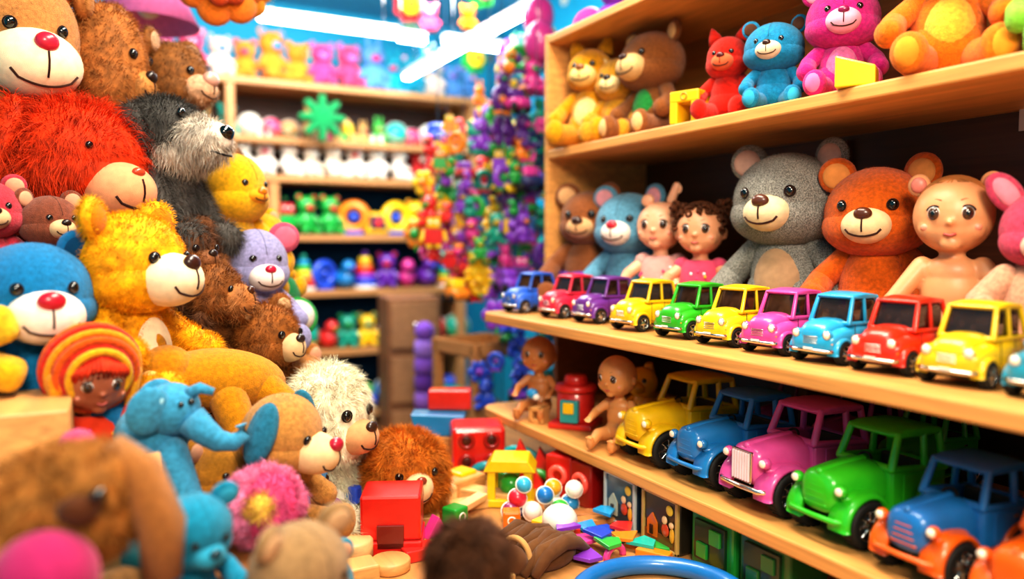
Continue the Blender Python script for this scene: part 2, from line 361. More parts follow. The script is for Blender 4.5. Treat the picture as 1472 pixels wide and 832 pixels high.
# ------------------------------------------------------------ vehicles
def wheel(b,x,y,z,r,w,hub='c8c8c8',sp=6,tire=('rubber','141210')):
    sx=1 if x>0 else -1
    b.push(T(x,y,z)@RR(0,90*sx,0))
    b.lathe([(r*.6,-w/2),(r*.93,-w/2),(r,-w*.34),(r,w*.34),(r*.93,w/2),(r*.66,w/2),(r*.6,w*.3)],tire,None,26)
    b.torus((0,0,w*.42),r*.64,r*.05,('chrome','d8d8d8'),seg=24,ts=8)
    b.lathe([(r*.6,w*.1),(r*.6,w*.28),(r*.3,w*.3),(r*.18,w*.5),(.001,w*.54)],('chrome',hub),None,22)
    for k in range(sp):
        a=2*math.pi*k/sp; b.limb((r*.15*math.cos(a),r*.15*math.sin(a),w*.42),(r*.6*math.cos(a),r*.6*math.sin(a),w*.36),r*.05,r*.05,('chrome','e8e8e8'),6)
    for k in range(22):
        a=2*math.pi*k/22; b.box((r*math.cos(a),r*math.sin(a),0),(r*.05,r*.13,w*.8),tire,0,rot=(0,0,math.degrees(a)))
    b.pop()
def car(name,loc,L,yaw,col,hood2=None):
    b=B(); b.X=S(L); P=('paint',col); P2=('paint',hood2 or col); G=('glass','2c1c14'); CH=('chrome','d8d4cc')
    b.loft([(-.5,.2,.17,.28),(-.475,.26,.13,.33),(-.42,.285,.11,.37),(-.3,.3,.1,.41),(0,.305,.1,.45),(.3,.305,.1,.45),(.43,.29,.11,.42),(.48,.26,.13,.36),(.505,.18,.17,.28)],P2)
    b.loft([(-.49,.12,.24,.36),(-.46,.165,.22,.425),(-.38,.19,.22,.475),(-.25,.21,.22,.495),(-.1,.23,.22,.505)],P2,3)
    for sy in (-.3,.29):
        for sx in (-1,1):
            b.arch(sx*.2,sx*.325,sy,.14,.13,.17,-12,192,P2); wheel(b,sx*.285,sy,.13,.128,.09,sp=5)
            b.ell((sx*.235,sy,.24),(.075,.16,.11),P2)
    zt=.74
    b.loft([(-.13,.225,.42,.48),(-.05,.225,.42,zt-.01),(.36,.225,.42,zt-.01),(.45,.19,.42,.48)],G,7,smooth=False)
    B0=[(-.25,-.16,.45),(.25,-.16,.45),(.25,.46,.44),(-.25,.46,.44)]; T0=[(-.22,-.06,zt),(.22,-.06,zt),(.22,.38,zt),(-.22,.38,zt)]
    for p,q in zip(B0,T0): b.limb(p,q,.027,.023,P)
    for i in range(4): b.limb(T0[i],T0[(i+1)%4],.021,.021,P); b.limb(B0[i],B0[(i+1)%4],.026,.026,P)
    for sx in (-1,1): b.limb((sx*.252,.14,.43),(sx*.221,.14,zt),.022,.02,P); b.limb((sx*.258,-.1,.395),(sx*.258,.42,.395),.008,.008,CH,6); b.box((sx*.307,.09,.34),(.012,.05,.014),CH)
    for sx in (-1,1):
        b.tube([(sx*.3,.14,.44),(sx*.306,.14,.16),(sx*.306,-.12,.16),(sx*.3,-.12,.44)],.004,('felt','2a1a14'),5)
    b.loft([(-.1,.2,zt-.005,zt+.012),(-.06,.235,zt-.014,zt+.034),(.15,.245,zt-.014,zt+.06),(.36,.24,zt-.014,zt+.036),(.415,.2,zt-.005,zt+.012)],P,3)
    for sx in (-1,1):
        b.ell((sx*.2,-.455,.335),(.055,.04,.055),P2); b.ell((sx*.2,-.48,.335),(.044,.03,.044),('gloss','f6efdc'),seg=16); b.torus((sx*.2,-.487,.335),.045,.007,CH,rot=(90,0,0),seg=18,ts=6)
        b.ell((sx*.25,-.463,.24),(.018,.016,.014),('gloss','f09020'),seg=10)
        b.ell((sx*.22,.5,.3),(.025,.015,.03),('gloss','c01810'),seg=10)
    for k in range(4): b.limb((-.085,-.498,.235+k*.024),(.085,-.498,.235+k*.024),.0065,.0065,CH,6)
    for y,s in ((-.515,-1),(.52,1)):
        b.tube([(-.28,y-s*.05,.16),(-.2,y,.155),(0,y+s*.01,.155),(.2,y,.155),(.28,y-s*.05,.16)],.021,CH,8)
    b.box((0,-.535,.17),(.12,.01,.04),('plastic','f0ece0'))
    b.box((0,0,.11),(.4,.8,.05),('rubber','2a2422'))
    return b.obj(name,loc,yaw)
def truck(name,loc,L,yaw,col,col2=None,grille='p',hub='d8d8d8'):
    b=B(); b.X=S(L,L,L*.95); P=('paint',col); Q=('paint',col2 or col); CH=('chrome','e0dcd4'); DK=('rubber','241a16')
    b.loft([(-.515,.09,.26,.42),(-.5,.13,.22,.47),(-.46,.15,.2,.5),(-.3,.16,.2,.525),(-.1,.185,.2,.54),(-.03,.2,.2,.53)],P,3)
    b.limb((0,-.47,.49),(0,-.08,.53),.028,.03,P)
    if grille=='vert':
        b.box((0,-.515,.345),(.2,.03,.24),CH,.3)
        for k in range(7): b.box((-.078+.026*k,-.533,.345),(.012,.012,.21),('paint','f0dce4'),.2)
    else:
        for k in range(4): b.limb((-.085+.01*k,-.508,.27+.042*k),(.085-.01*k,-.508,.27+.042*k),.009,.009,Q,8)
    for sx in (-1,1):
        b.arch(sx*.12,sx*.27,-.3,.16,.185,.225,8,188,Q); b.ell((sx*.17,-.3,.34),(.065,.16,.045),Q)
        b.arch(sx*.15,sx*.265,.31,.16,.18,.215,0,180,Q)
        b.box((sx*.205,.02,.16),(.1,.26,.035),Q,.4)
        b.ell((sx*.185,-.475,.4),(.042,.04,.042),Q); b.ell((sx*.185,-.505,.4),(.03,.018,.03),('gloss','f4eeda'),seg=16)
        wheel(b,sx*.23,-.31,.165,.165,.1,hub,8); wheel(b,sx*.235,.31,.165,.165,.09,hub,8)
    b.cyl((-.22,-.31,.165),(.22,-.31,.165),.02,.02,DK,8); b.cyl((-.22,.31,.165),(.22,.31,.165),.02,.02,DK,8)
    b.tube([(-.24,-.49,.2),(-.18,-.535,.195),(0,-.545,.195),(.18,-.535,.195),(.24,-.49,.2)],.02,Q if grille!='vert' else CH,8)
    for sx in (-1,1): b.box((sx*.21,.2,.35),(.04,.52,.26),P,.45,smooth=True,seg=3); b.box((sx*.232,.16,.36),(.01,.24,.2),P,.4); b.box((sx*.24,.24,.42),(.012,.045,.014),CH)
    b.box((0,.46,.36),(.44,.04,.25),P,.4,smooth=True,seg=3); b.box((0,-.05,.37),(.44,.04,.32),P,.4,smooth=True,seg=3); b.box((0,.2,.23),(.42,.52,.03),DK)
    b.box((0,.24,.32),(.34,.14,.1),('rubber','3a241a'),.3); b.box((0,.33,.42),(.34,.04,.16),('rubber','3a241a'),.3)
    b.torus((-.08,.03,.49),.055,.009,DK,rot=(60,0,0)); b.limb((-.08,.03,.49),(-.08,-.04,.44),.01,.01,DK,8)
    zt=.73
    Bt=[(-.212,-.055,.5),(.212,-.055,.5),(.212,.46,.46),(-.212,.46,.46)]; Tt=[(-.19,.03,zt),(.19,.03,zt),(.19,.42,zt),(-.19,.42,zt)]
    for p,q in zip(Bt,Tt): b.limb(p,q,.028,.025,P)
    for i in range(4): b.limb(Tt[i],Tt[(i+1)%4],.025,.025,P); b.limb(Bt[i],Bt[(i+1)%4],.026,.026,P)
    for sx in (-1,1): b.limb((sx*.212,.27,.46),(sx*.192,.27,zt),.025,.024,P)
    b.loft([(-.02,.15,zt-.005,zt+.012),(.02,.2,zt-.015,zt+.03),(.1,.215,zt-.018,zt+.048),(.35,.212,zt-.018,zt+.045),(.43,.2,zt-.015,zt+.03),(.465,.16,zt-.005,zt+.012)],P,3)
    return b.obj(name,loc,yaw)
# ------------------------------------------------------------ small background toys
PAL=['e02a2a','f08a1c','f6d02a','3cb84a','1c9ad0','2a50c8','8a3cc0','e84aa0','18b8a8','f4f0e8','d83870','e02a2a']
def mini(b,kind,x,y,z,s,c,c2,yaw=0,pk='plastic'):
    b.push(T(x,y,z)@RR(0,0,yaw)@S(s)); C=(pk,c);D=(pk,c2)
    if kind in('bear','bunny'):
        b.ell((0,0,.3),(.22,.18,.28),C); b.ell((0,-.01,.7),(.25,.22,.23),C); b.ell((0,-.2,.64),(.11,.09,.08),D); b.ell((0,-.29,.67),.03,BLK,seg=8)
        for sx in(-1,1):
            b.limb((sx*.16,-.02,.45),(sx*.28,-.12,.28),.07,.07,C,8); b.limb((sx*.12,0,.12),(sx*.18,-.28,.09),.1,.09,C,8); b.ell((sx*.09,-.2,.75),.03,BLK,seg=8)
            if kind=='bear': b.ell((sx*.2,0,.9),(.09,.05,.09),C); b.ell((sx*.2,-.03,.9),(.06,.03,.06),D)
            else: b.ell((sx*.11,0,1.03),(.06,.04,.18),C)
    elif kind=='rings':
        b.cyl((0,0,0),(0,0,.08),.33,.33,('plastic','f4f0e8'))
        for i in range(5): b.torus((0,0,.16+i*.15),.24-.035*i,.08,('plastic',PAL[(i+len(c2)+int(c[0],16))%7]),seg=16,ts=8)
        b.ell((0,0,.92),.09,C)
    elif kind=='ball': b.ell((0,0,.38),.38,C); b.torus((0,0,.38),.37,.03,D,rot=(30,20,0),seg=18,ts=6); b.torus((0,0,.38),.37,.03,('plastic','f4f0e8'),rot=(100,20,0),seg=18,ts=6)
    elif kind=='blocks':
        b.box((-.2,0,.2),(.38,.38,.38),C); b.box((.22,.02,.2),(.38,.38,.38),D,rot=(0,0,12)); b.box((0,0,.58),(.36,.36,.36),('plastic',random.choice(PAL)),rot=(0,0,30)); b.prism([(-.2,.76),(.2,.76),(0,1.0)],.3,D,T(0,-.15,0))
    elif kind=='car':
        b.loft([(-.5,.2,.15,.3),(-.42,.27,.1,.4),(0,.28,.1,.44),(.42,.27,.1,.42),(.5,.2,.15,.3)],C); b.loft([(-.2,.2,.4,.5),(-.1,.22,.4,.7),(.25,.22,.4,.7),(.38,.2,.4,.5)],D,4)
        for sx in(-1,1):
            for sy in(-.28,.28): b.cyl((sx*.22,sy,.13),(sx*.32,sy,.13),.13,.13,('rubber','181410'),12)
    elif kind=='duck': b.ell((0,0,.28),(.25,.36,.26),C); b.ell((0,-.22,.62),.2,C); b.ell((0,-.44,.58),(.09,.12,.04),D); b.ell((0,.34,.4),(.1,.14,.08),C,rot=(40,0,0))
    elif kind=='flower':
        for i in range(6): a=i*math.pi/3; b.ell((.27*math.cos(a),0,.5+.27*math.sin(a)),(.17,.08,.17),C)
        b.ell((0,-.06,.5),.16,D); b.cyl((0,0,0),(0,0,.3),.04,.04,('plastic','3cb84a'),8)
    elif kind=='ring': b.torus((0,0,.45),.32,.13,C,rot=(90,0,0),seg=22); b.box((0,0,.05),(.5,.3,.1),D); b.ell((0,0,.45),.14,D)
    elif kind=='robot':
        b.box((0,0,.32),(.5,.34,.42),C); b.box((0,0,.7),(.38,.3,.28),D)
        for sx in(-1,1): b.ell((sx*.09,-.15,.72),.05,('gloss','f4f0e8')); b.limb((sx*.28,0,.45),(sx*.34,-.1,.22),.06,.06,D,8); b.box((sx*.13,-.02,.06),(.16,.26,.12),D)
        b.cyl((0,0,.84),(0,0,.97),.02,.02,BLK,8); b.ell((0,0,.99),.04,C)
    elif kind=='tv': b.box((0,0,.36),(.8,.4,.66),C,.2); b.box((0,-.2,.38),(.56,.05,.42),('glass','182848'),.1); b.ell((.0,-.22,.36),(.14,.05,.14),D); 
    b.pop()
def row(name,x0,x1,y,z,hs,kinds,pal,pk='plastic',gap=.82,yawr=25,axis='x',facing=0,depth=.0):
    b=B(.5); x=x0
    while x<x1:
        s=random.uniform(*hs); kd=random.choice(kinds); w=s*gap*random.uniform(.8,1.05)
        yy=y+random.uniform(0,depth)
        px,py=(x+w/2,yy) if axis=='x' else (yy,x+w/2)
        mini(b,kd,px,py,z,s,random.choice(pal),random.choice(pal),facing+random.uniform(-yawr,yawr),pk); x+=w
    return b.obj(name)
# ------------------------------------------------------------ room shell
def slab(name,a,c,m,bev=.0,seg=2):
    b=B(); ctr=[(i+j)/2 for i,j in zip(a,c)]; b.box((0,0,0),[j-i for i,j in zip(a,c)],m,bev,seg=seg); return b.obj(name,ctr)
slab('floor',(-1.3,-1.5,-.1),(2.6,5.3,0),('wood','8a5a34'))
slab('ceiling',(-1.3,-1.5,2.78),(2.6,5.3,2.88),('felt','1fa8cc'))
slab('wall_back',(-1.3,5.3,0),(2.6,5.4,2.78),('dots','12a4cc'))
slab('wall_right',(2.6,-1.5,0),(2.7,5.4,2.78),('dots','12a4cc'))
slab('wall_left',(-1.4,-1.5,0),(-1.3,5.4,2.78),('dots','12a4cc'))
slab('baseboard_back',(-1.3,5.27,0),(2.6,5.3,.1),('plastic','f0e8dc'))
b=B(); b.box((.35,1.05,.53),(2.5,2.7,.04),('wood','c98f55'),.2)
b.box((.35,1.05,.27),(2.4,2.6,.48),('wood','a87040'),.02)
b.obj('display_table')
def board(b,x0,x1,y0,y1,z0,z1,m,rad=.06):
    poly=[(x1,y0),(x1,y1)]
    for k in range(7):
        a=R(90+15*k); poly.append((x0+rad+rad*math.cos(a),y1-rad+rad*math.sin(a)))
    poly.append((x0,y0))
    X=Matrix(((1,0,0,0),(0,0,1,0),(0,1,0,0),(0,0,0,1)))
    b.prism(poly,z1-z0,m,T(0,0,z0)@X,.004)
b=B(); W1=('wood','dea05a')
board(b,1.0,1.64,-.6,2.12,.672,.70,W1); board(b,1.0,1.64,-.6,2.12,.962,.99,W1)
board(b,1.234,1.64,-.6,2.12,1.462,1.49,W1,.008); board(b,1.234,1.64,-.6,2.12,1.82,1.845,W1,.008)
b.box((1.437,2.11,1.42),(.406,.024,.86),W1,.1)
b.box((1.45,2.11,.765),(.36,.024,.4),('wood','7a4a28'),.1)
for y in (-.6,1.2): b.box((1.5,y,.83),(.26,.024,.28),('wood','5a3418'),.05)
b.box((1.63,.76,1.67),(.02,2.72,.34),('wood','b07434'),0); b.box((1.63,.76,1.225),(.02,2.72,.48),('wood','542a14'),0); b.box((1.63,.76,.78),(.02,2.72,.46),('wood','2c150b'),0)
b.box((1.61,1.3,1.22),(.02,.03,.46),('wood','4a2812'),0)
b.box((1.6,.86,1.45),(.004,.05,.06),('plastic','c8b8b0'),0)
b.obj('toy_shelf_unit')
b=B(); WB=('woodx','c48a54')
ZS=[2.18,1.84,1.61,1.25,.90,.52,.11]
for i,z in enumerate(ZS): b.box((.75 if i<2 else .7,5.0,z-.02),(3.1 if i<2 else 2.95,.42,.04),WB,.1)
for x in (-.78,.66,2.24): b.box((x,5.0,1.89),(.05,.4,.58),WB,.05)
for x in (-.75,.9,2.14): b.box((x,5.0,.8),(.06,.4,1.6),WB,.05)
b.box((.72,5.2,1.9),(3.0,.02,.56),('woodx','5a3826'),0); b.box((.7,5.2,.8),(2.9,.02,1.6),('felt','0c3454'),0)
b.obj('bookshelf')
row('plush_toy_row',-.3,2.2,4.9,2.182,(.22,.33),['bear','bunny','bear'],['e878a8','c84a88','6098d0','e8d0c0','a080d0','e09030','20a0b8','e04878','f0b0c8'],'felt',.6)
row('plush_toy_row',-.3,2.2,4.95,1.842,(.13,.22),['car','ball','bear','blocks','bunny'],['e8e0d0','3cb84a','d8a860','18b8a8','e8802a','c89860','2a9a6a','e04878'],'plastic',.74)
row('plush_toy_row',-.3,2.1,4.9,1.612,(.21,.25),['bear','bunny','bear'],['f0e4d8','e8d8c4','f0ece0','c85060','ece0d0','b82828','f0e4d8'],'felt',.64)
row('plastic_toy_row',-.3,2.1,4.88,1.252,(.2,.28),['rings','robot','tv','bear','bear','ring'],['e02a2a','2a50c8','1fa040','f08a1c','d01818','1c80c0','d01818','f6c81a'],'plastic',.64)
row('plastic_toy_row',-.3,2.1,4.88,.902,(.19,.28),['ring','bear','duck','car','rings','robot'],['6a2ca0','2a50c8','f6c81a','1c80c0','e02a2a','d83890','18a088'],'plastic',.64)
row('plastic_toy_row',-.3,2.1,4.9,.522,(.17,.25),['ball','duck','bear','blocks'],['1fa040','e02a2a','f6c81a','18a088','f08a1c'],'plastic',.7)
row('plastic_toy_row',-.3,2.1,4.9,.112,(.2,.28),['ball','car','blocks','robot'],['18a088','1c80c0','2a50c8','1fa040','d83890'],'plastic',.7)
b=B(.6); 
for k in range(8): a=k*math.pi/4; b.limb((0,0,0),(.12*math.cos(a),0,.12*math.sin(a)),.035,.025,('plush','1f9a5a'))
b.obj('star_plush',(1.18,4.72,1.96))
b=B(); WC=('wood','b8804c')
for x in (-.13,.13):
    for y in (-.13,.13): b.box((x,y,.4),(.035,.035,.8),WC)
for z in (.06,.4,.78): 
    for y in (-.14,.14): b.box((0,y,z),(.3,.015,.05),WC)
    for x in (-.14,.14): b.box((x,0,z),(.015,.3,.05),WC)
    b.box((0,0,z-.03),(.27,.27,.012),WC)
for k in range(5): mini(b,['car','ball','robot','blocks','duck'][k],-.07+.035*k,-.06,.39,.1,PAL[(k*3)%9],PAL[(k*5+2)%9])
b.obj('wooden_crate_stand',(1.36,2.85,0),12)
b=B(); b.box((0,0,.45),(.3,.3,.9),('wood','8a5c3c'),.03)
for z in (.15,.45,.75): b.box((0,-.155,z),(.26,.012,.25),('wood','a87a54'),.2); b.ell((0,-.17,z),.014,('chrome','d0d0d0'))
b.obj('cabinet',(1.5,4.1,0),-8)
b=B(.6); 
for k in range(5): b.cyl((0,0,.3+k*.085),(0,0,.3+k*.085+.078),.055,.05,('felt',['7a4ab0','9a6ad0','6a3aa0','8a58c8','a078d8'][k]))
b.ell((0,0,.76),.05,('felt','8a58c8')); b.cyl((0,0,0),(0,0,.3),.08,.08,('wood','9a6a3c')); b.obj('stacking_tower_toy',(1.38,3.55,0.0))
def garland(x,y,z0,z1,pal):
    b=B(.45); b.cyl((0,0,z0),(0,0,2.78),.0015,.0015,('felt','30506a'),6); z=z0
    while z<z1:
        s=random.uniform(.08,.15)
        for q in range(2):
            mini(b,random.choice(['bear','flower','duck','bear','robot','bunny','car','ring']),random.uniform(-.08,.08),random.uniform(-.07,.07),z+random.uniform(-.02,.02),s,random.choice(pal),random.choice(pal),random.uniform(-60,20),'plastic')
        z+=s*.74
    b.obj('hanging_toy_garland',(x,y,0))
MX=['8a3cc0','e02a2a','f6c81a','1fa040','18a088','d83890','f08a1c','2a50c8']
G=[(1.25,3.05,1.1,1.55,['f6c81a','e02a2a','1fa040','f08a1c']),(1.34,2.98,.95,1.66,['e02a2a','d83890','f08a1c','f6c81a','8a3cc0']),(1.42,2.9,.95,1.75,['1fa040','18a088','f6c81a','8a3cc0']),
 (1.5,2.8,.95,1.9,['8a3cc0','5a2080','d83890','1fa040','f08a1c']),(1.36,3.3,1.1,1.65,MX),(1.62,3.3,1.0,1.85,MX),(1.48,3.5,1.0,1.75,MX),(1.72,3.1,1.0,2.15,['18a088','1fa040','1c80c0','f6c81a']),(1.6,2.75,.9,2.0,['8a3cc0','2a2a60','d83890','18a088','1fa040']),(1.85,3.4,1.0,2.2,MX),(1.55,3.05,.95,1.9,MX),(1.42,2.5,.6,1.0,['2a50c8','1c80c0','18806a']),(1.34,2.62,.56,.92,['2a50c8','8a3cc0','2a50c8','1fa040'])]
for g in G: garland(*g)
def hanger(name,x,y,z,fn):
    b=B(.7); b.cyl((0,0,.05),(0,0,2.78-z),.0015,.0015,('felt','30506a'),6); fn(b); b.obj(name,(x,y,z))
def fl(c,c2,r):
    def f(b):
        for k in range(7):
            a=k*2*math.pi/7; b.ell((r*.7*math.cos(a),0,r*.7*math.sin(a)),(r*.45,r*.25,r*.45),('plush',c))
            b.ell((r*.7*math.cos(a)*.6,-.04,r*.7*math.sin(a)*.6),(r*.3,r*.2,r*.3),('plush',c2))
        b.ell((0,-.06,0),r*.3,('plush','e87a20'))
    return f
hanger('hanging_flower_plush',.30,2.32,1.93,fl('e87a20','d85018',.11))
hanger('hanging_flower_plush',.37,2.42,1.95,fl('e09020','e87a20',.08))
for x,y,z,c,d,r in ((1.72,3.6,2.48,'1fa040','d83890',.08),(1.62,4.4,2.6,'e02a2a','f6c81a',.08),(2.05,4.4,2.34,'1fa040','f6c81a',.08),(1.95,3.7,2.2,'8a3cc0','f6c81a',.08)): hanger('hanging_flower_plush',x,y,z,fl(c,d,r))
for x,y,z,s,c,d in ((1.5,3.75,2.42,.16,'e04878','f4d0c0'),(1.6,3.5,2.36,.14,'f08a1c','f6c81a'),(1.78,4.5,2.42,.18,'2aa0c8','f4f0e8')):
    hanger('hanging_bear_plush',x,y,z,lambda b:mini(b,'bear',0,0,-s*.9,s,c,d,-20,'felt'))
def lamp(b):
    b.lathe([(.07,.12),(.16,-.06),(.155,-.06),(.065,.12)],('felt','f080c0'),None,26); b.ell((0,0,0),.04,('plastic','ffe0c0'))
hanger('pendant_lamp',.14,2.85,1.98,lamp)
def bal(c):
    def f(b): b.ell((0,0,0),(.065,.065,.085),('plastic',c)); b.cyl((0,0,-.1),(0,0,-.08),.015,.008,('plastic',c),8)
    return f
hanger('balloon',1.6,2.8,2.13,bal('d83890')); hanger('balloon',1.55,2.7,2.0,bal('c83888'))
row('plush_toy_row',.6,2.1,1.42,1.847,(.14,.2),['bear','rings','ball','bunny'],['3cb84a','f6d02a','e84aa0','8a3cc0','f4f0e8'],'felt',axis='y',facing=-80)
# ------------------------------------------------------------ lights
def strip(name,c,ln,yaw):
    b=B(); b.box((0,0,.025),(ln,.06,.03),('plastic','e8e8e8'),.2); b.box((0,0,0),(ln*.98,.05,.03),('emit','e8f4ff'),.3)
    for sx in(-1,1): b.cyl((sx*ln*.4,0,.03),(sx*ln*.4,0,2.78-c[2]),.003,.003,('chrome','c0c0c0'),6)
    return b.obj(name,c,yaw)
strip('led_strip_light',(1.04,3.98,2.31),.72,0); strip('led_strip_light',(1.97,3.98,2.31),.6,0); strip('led_strip_light',(1.53,4.1,2.33),.16,0)
strip('led_strip_light',(1.73,3.9,2.26),1.7,90)
def area(n,loc,rot,sx,sy,e,col):
    l=bpy.data.lights.new(n,'AREA'); l.shape='RECTANGLE'; l.size=sx; l.size_y=sy; l.energy=e; l.color=col
    o=bpy.data.objects.new(n,l); bpy.context.collection.objects.link(o); o.location=loc; o.rotation_euler=[R(a) for a in rot]; return o
area('ceiling_light_aisle',(.75,1.3,2.7),(0,0,0),.4,1.6,50,(1,.9,.74))
area('ceiling_light_back',(1.0,3.6,2.74),(0,0,0),1.6,1.0,66,(1,.96,.9))
area('ceiling_light_backshelf',(1.0,3.4,2.6),(58,0,0),1.8,.3,48,(1,.92,.82))  # added fill aimed at the back shelf and wall, no fixture there
area('ceiling_light_front',(-.1,-.7,2.3),(62,0,-30),.7,.5,58,(1,.87,.69))  # added warm fill from behind and above the camera, not a shop lamp
area('ceiling_light_left',(.5,.9,2.6),(-10,25,0),.4,.8,24,(1,.9,.76))  # added fill tilted to brighten the left pile, no fixture modelled
# ------------------------------------------------------------ right shelf: cars
Z2=.9905
for (x,y,c,h2,yw) in [(1.13,2.03,'2a62c8','2a62c8',-86),(1.24,1.94,'7a48b8',None,-86),(1.15,1.84,'d82848',None,-86),(1.26,2.05,'6a3a9c',None,-86),(1.16,1.68,'6a2c88',None,-86),(1.15,1.49,'f0c010',None,-86),(1.155,1.325,'30ac20',None,-86),(1.15,1.185,'f0c818',None,-86),
    (1.15,1.055,'dc4a9c',None,-86),(1.15,.932,'28a0cc',None,-86),(1.15,.81,'dc2c10',None,-86),(1.15,.688,'e8bc14',None,-86),(1.15,.562,'2a90a8',None,-86)]:
    car('toy_car',(x,y,Z2),.154,yw,c,h2)
# ------------------------------------------------------------ right shelf: dolls & plush behind
plush('teddy_bear',(1.33,2.01,1.29),.17,-52,'9a5a30','d8a878',nose='3a1c12',on=Z2,head=(.21,.2,.21),mr=(.11,.1,.08),fur=(12000,.004,.0008,.5,.1),exk=1.3)
plush('teddy_bear',(1.37,1.85,1.293),.2,-62,'6aa4c0','f0e4d8',nose='c8283c',earin='e8a0a8',on=Z2,head=(.265,.24,.245))
doll('baby_doll',(1.35,1.68,Z2),.37,-58,skin='e8ac88',cloth='e0a8a0',ears='horn',hs=.88,legs=((-.12,-.26,.07),(.12,-.26,.07)),hz=-.03)
doll('baby_doll',(1.36,1.53,Z2),.35,-56,skin='e09c74',hair='5a3018',hairstyle='curly',cloth='d85070',hs=.88,legs=((-.12,-.26,.07),(.12,-.26,.07)),hz=-.03)
plush('teddy_bear',(1.40,1.28,1.305),.245,-72,'8a867e','e4cca4',nose='5a3020',kind='tweed',earin='c8a090',belly='c09874',on=Z2,arms=((-.33,-.12,.2),(.33,-.12,.2)),head=(.28,.25,.25),fur=(22000,.0045,.0008,.5,.1),exk=1.3)
plush('teddy_bear',(1.42,1.06,1.285),.205,-66,'dc6410','f0cc9c',nose='5a2c18',earin='e09450',on=Z2,eye=27,fur=(18000,.0035,.0007,.4,.1),exk=1.3,head=(.265,.24,.245))
doll('baby_doll',(1.36,.86,Z2),.385,-62,skin='dc9c6c',ears='animal',joints=True,hs=.86,hairstyle='cap',hair='b0703c',arms=((-.24,-.2,.15),(.24,-.2,.15)),legs=((-.12,-.26,.07),(.12,-.26,.07)),hz=-.05)
plush('bunny_plush',(1.37,.715,1.275),.125,-52,'dc4c6c','f0bca8',nose='b04050',earin='f090a0',head=(.19,.18,.2),ear='up',on=Z2,bodycol='e0a484',mr=(.12,.1,.09),mz=-.06)
# ------------------------------------------------------------ upper shelf plush
Z3=1.4905
plush('giraffe_plush',(1.33,2.0,1.74),.14,-55,'e8a010','f0d088',nose='8a5020',ear='pointy',belly='f4d890',on=Z3,head=(.21,.2,.2))
plush('teddy_bear',(1.36,1.90,1.66),.13,-60,'e0a028','f0d8a0',on=Z3,head=(.24,.22,.24))
plush('teddy_bear',(1.39,1.77,1.69),.195,-84,'9a5c2c','e0b880',nose='3a1c12',belly='2f9a48',foot='e0b880',on=Z3,head=(.31,.28,.27),mr=(.16,.14,.12),fur=(14000,.0045,.0009,.5,.1),exk=1.3)
def cube_hole(name,loc,s,yaw,c,kind='ring'):
    b=B(); C=('paint',c); t=s*.27
    if kind=='ring':
        for sx in(-1,1): b.box((sx*(s/2-t/2),0,s/2),(t,s*.9,s),C,.15); b.box((0,0,(t/2 if sx<0 else s-t/2)),(s*.95,s*.9,t),C,.15)
        b.box((0,s*.2,s/2),(s*.9,.01,s*.9),('paint',c),0)
    elif kind=='door': 
        for sx in(-1,1): b.box((sx*(s/2-t/2),0,s*.45),(t,s*.8,s*.9),C,.15)
        b.box((0,0,s*.82),(s,s*.82,s*.36),C,.15); b.torus((0,-s*.41,s*.82),s*.1,s*.03,('paint','c89010'),rot=(90,0,0))
    return b.obj(name,loc,yaw)
cube_hole('wooden_toy_block',(1.28,1.485,Z3),.08,-70,'f0c010','door')
plush('teddy_bear',(1.34,1.42,1.63),.1,-60,'d0200c','e06840',nose='5a1010',ear='pointy',on=Z3,head=(.23,.22,.24))
plush('teddy_bear',(1.33,1.265,1.625),.13,-50,'1888b4','e8d0b0',nose='3a1c12',earin='5a3828',foot='38a8cc',on=Z3,head=(.32,.28,.27),mr=(.14,.12,.1),ht=(0,0,-10))
plush('teddy_bear',(1.36,1.11,1.67),.145,-50,'d02484','f0a8c0',nose='8a1850',belly='e878ac',foot='e878ac',on=Z3,head=(.3,.27,.27),mr=(.14,.12,.11))
b=B(); b.prism([(-.035,0),(.035,0),(.035,.035),(-.035,.06)],.05,('paint','f4d020'),T(0,-.025,0),.003); b.obj('wooden_toy_block',(1.255,.99,Z3),-60)
plush('teddy_bear',(1.37,.89,1.7),.175,-52,'e87c10','f4d8a0',nose='4a2010',belly='f6bc40',foot='f09830',on=Z3,arms=((-.3,-.22,.26),(.24,-.26,.3)))
plush('frog_plush',(1.38,.70,1.66),.14,-48,'8ac840','e8f0c0',nose='305010',belly='e8f0c0',foot='e8e8c8',on=Z3)
# ------------------------------------------------------------ bottom shelf
Z1=.7005
doll('baby_doll',(1.09,1.90,Z1),.25,-48,skin='c07c44',joints=True,hs=1.0,held='2a9ad8')
b=B(); RD=('paint','d02820'); b.cyl((0,0,.015),(0,0,.1),.052,.052,RD); b.cyl((0,0,.1),(0,0,.115),.06,.056,RD); b.cyl((0,0,.115),(0,0,.14),.035,.03,RD); b.box((0,-.05,.05),(.05,.03,.06),('paint','18a0a8'),.1); b.box((0,-.056,.06),(.03,.03,.03),('paint','f0c81c'),.1)
b.box((0,0,.008),(.12,.12,.016),('paint','d02820'),.2); b.torus((0,0,.1),.054,.004,('paint','a81810')); b.obj('toy_drum_tin',(1.12,1.75,Z1),-50)
doll('wooden_doll',(1.10,1.52,Z1),.245,-66,skin='d49458',joints=True,hs=1.0,legs=((-.12,-.34,.07),(.12,-.34,.07)),ht=(8,0,-8))
cube_hole('wooden_toy_block',(1.05,1.83,Z1),.045,-60,'d8a060','ring')
b=B(); Y=('paint','e8b020'); b.ell((0,0,.06),(.035,.03,.06),Y); b.ell((0,-.01,.14),(.04,.038,.04),Y); b.ell((0,-.045,.13),(.02,.02,.018),Y); b.tube([(0,.03,.18),(0,.05,.15),(0,.05,.1),(0,.04,.05)],.012,Y)
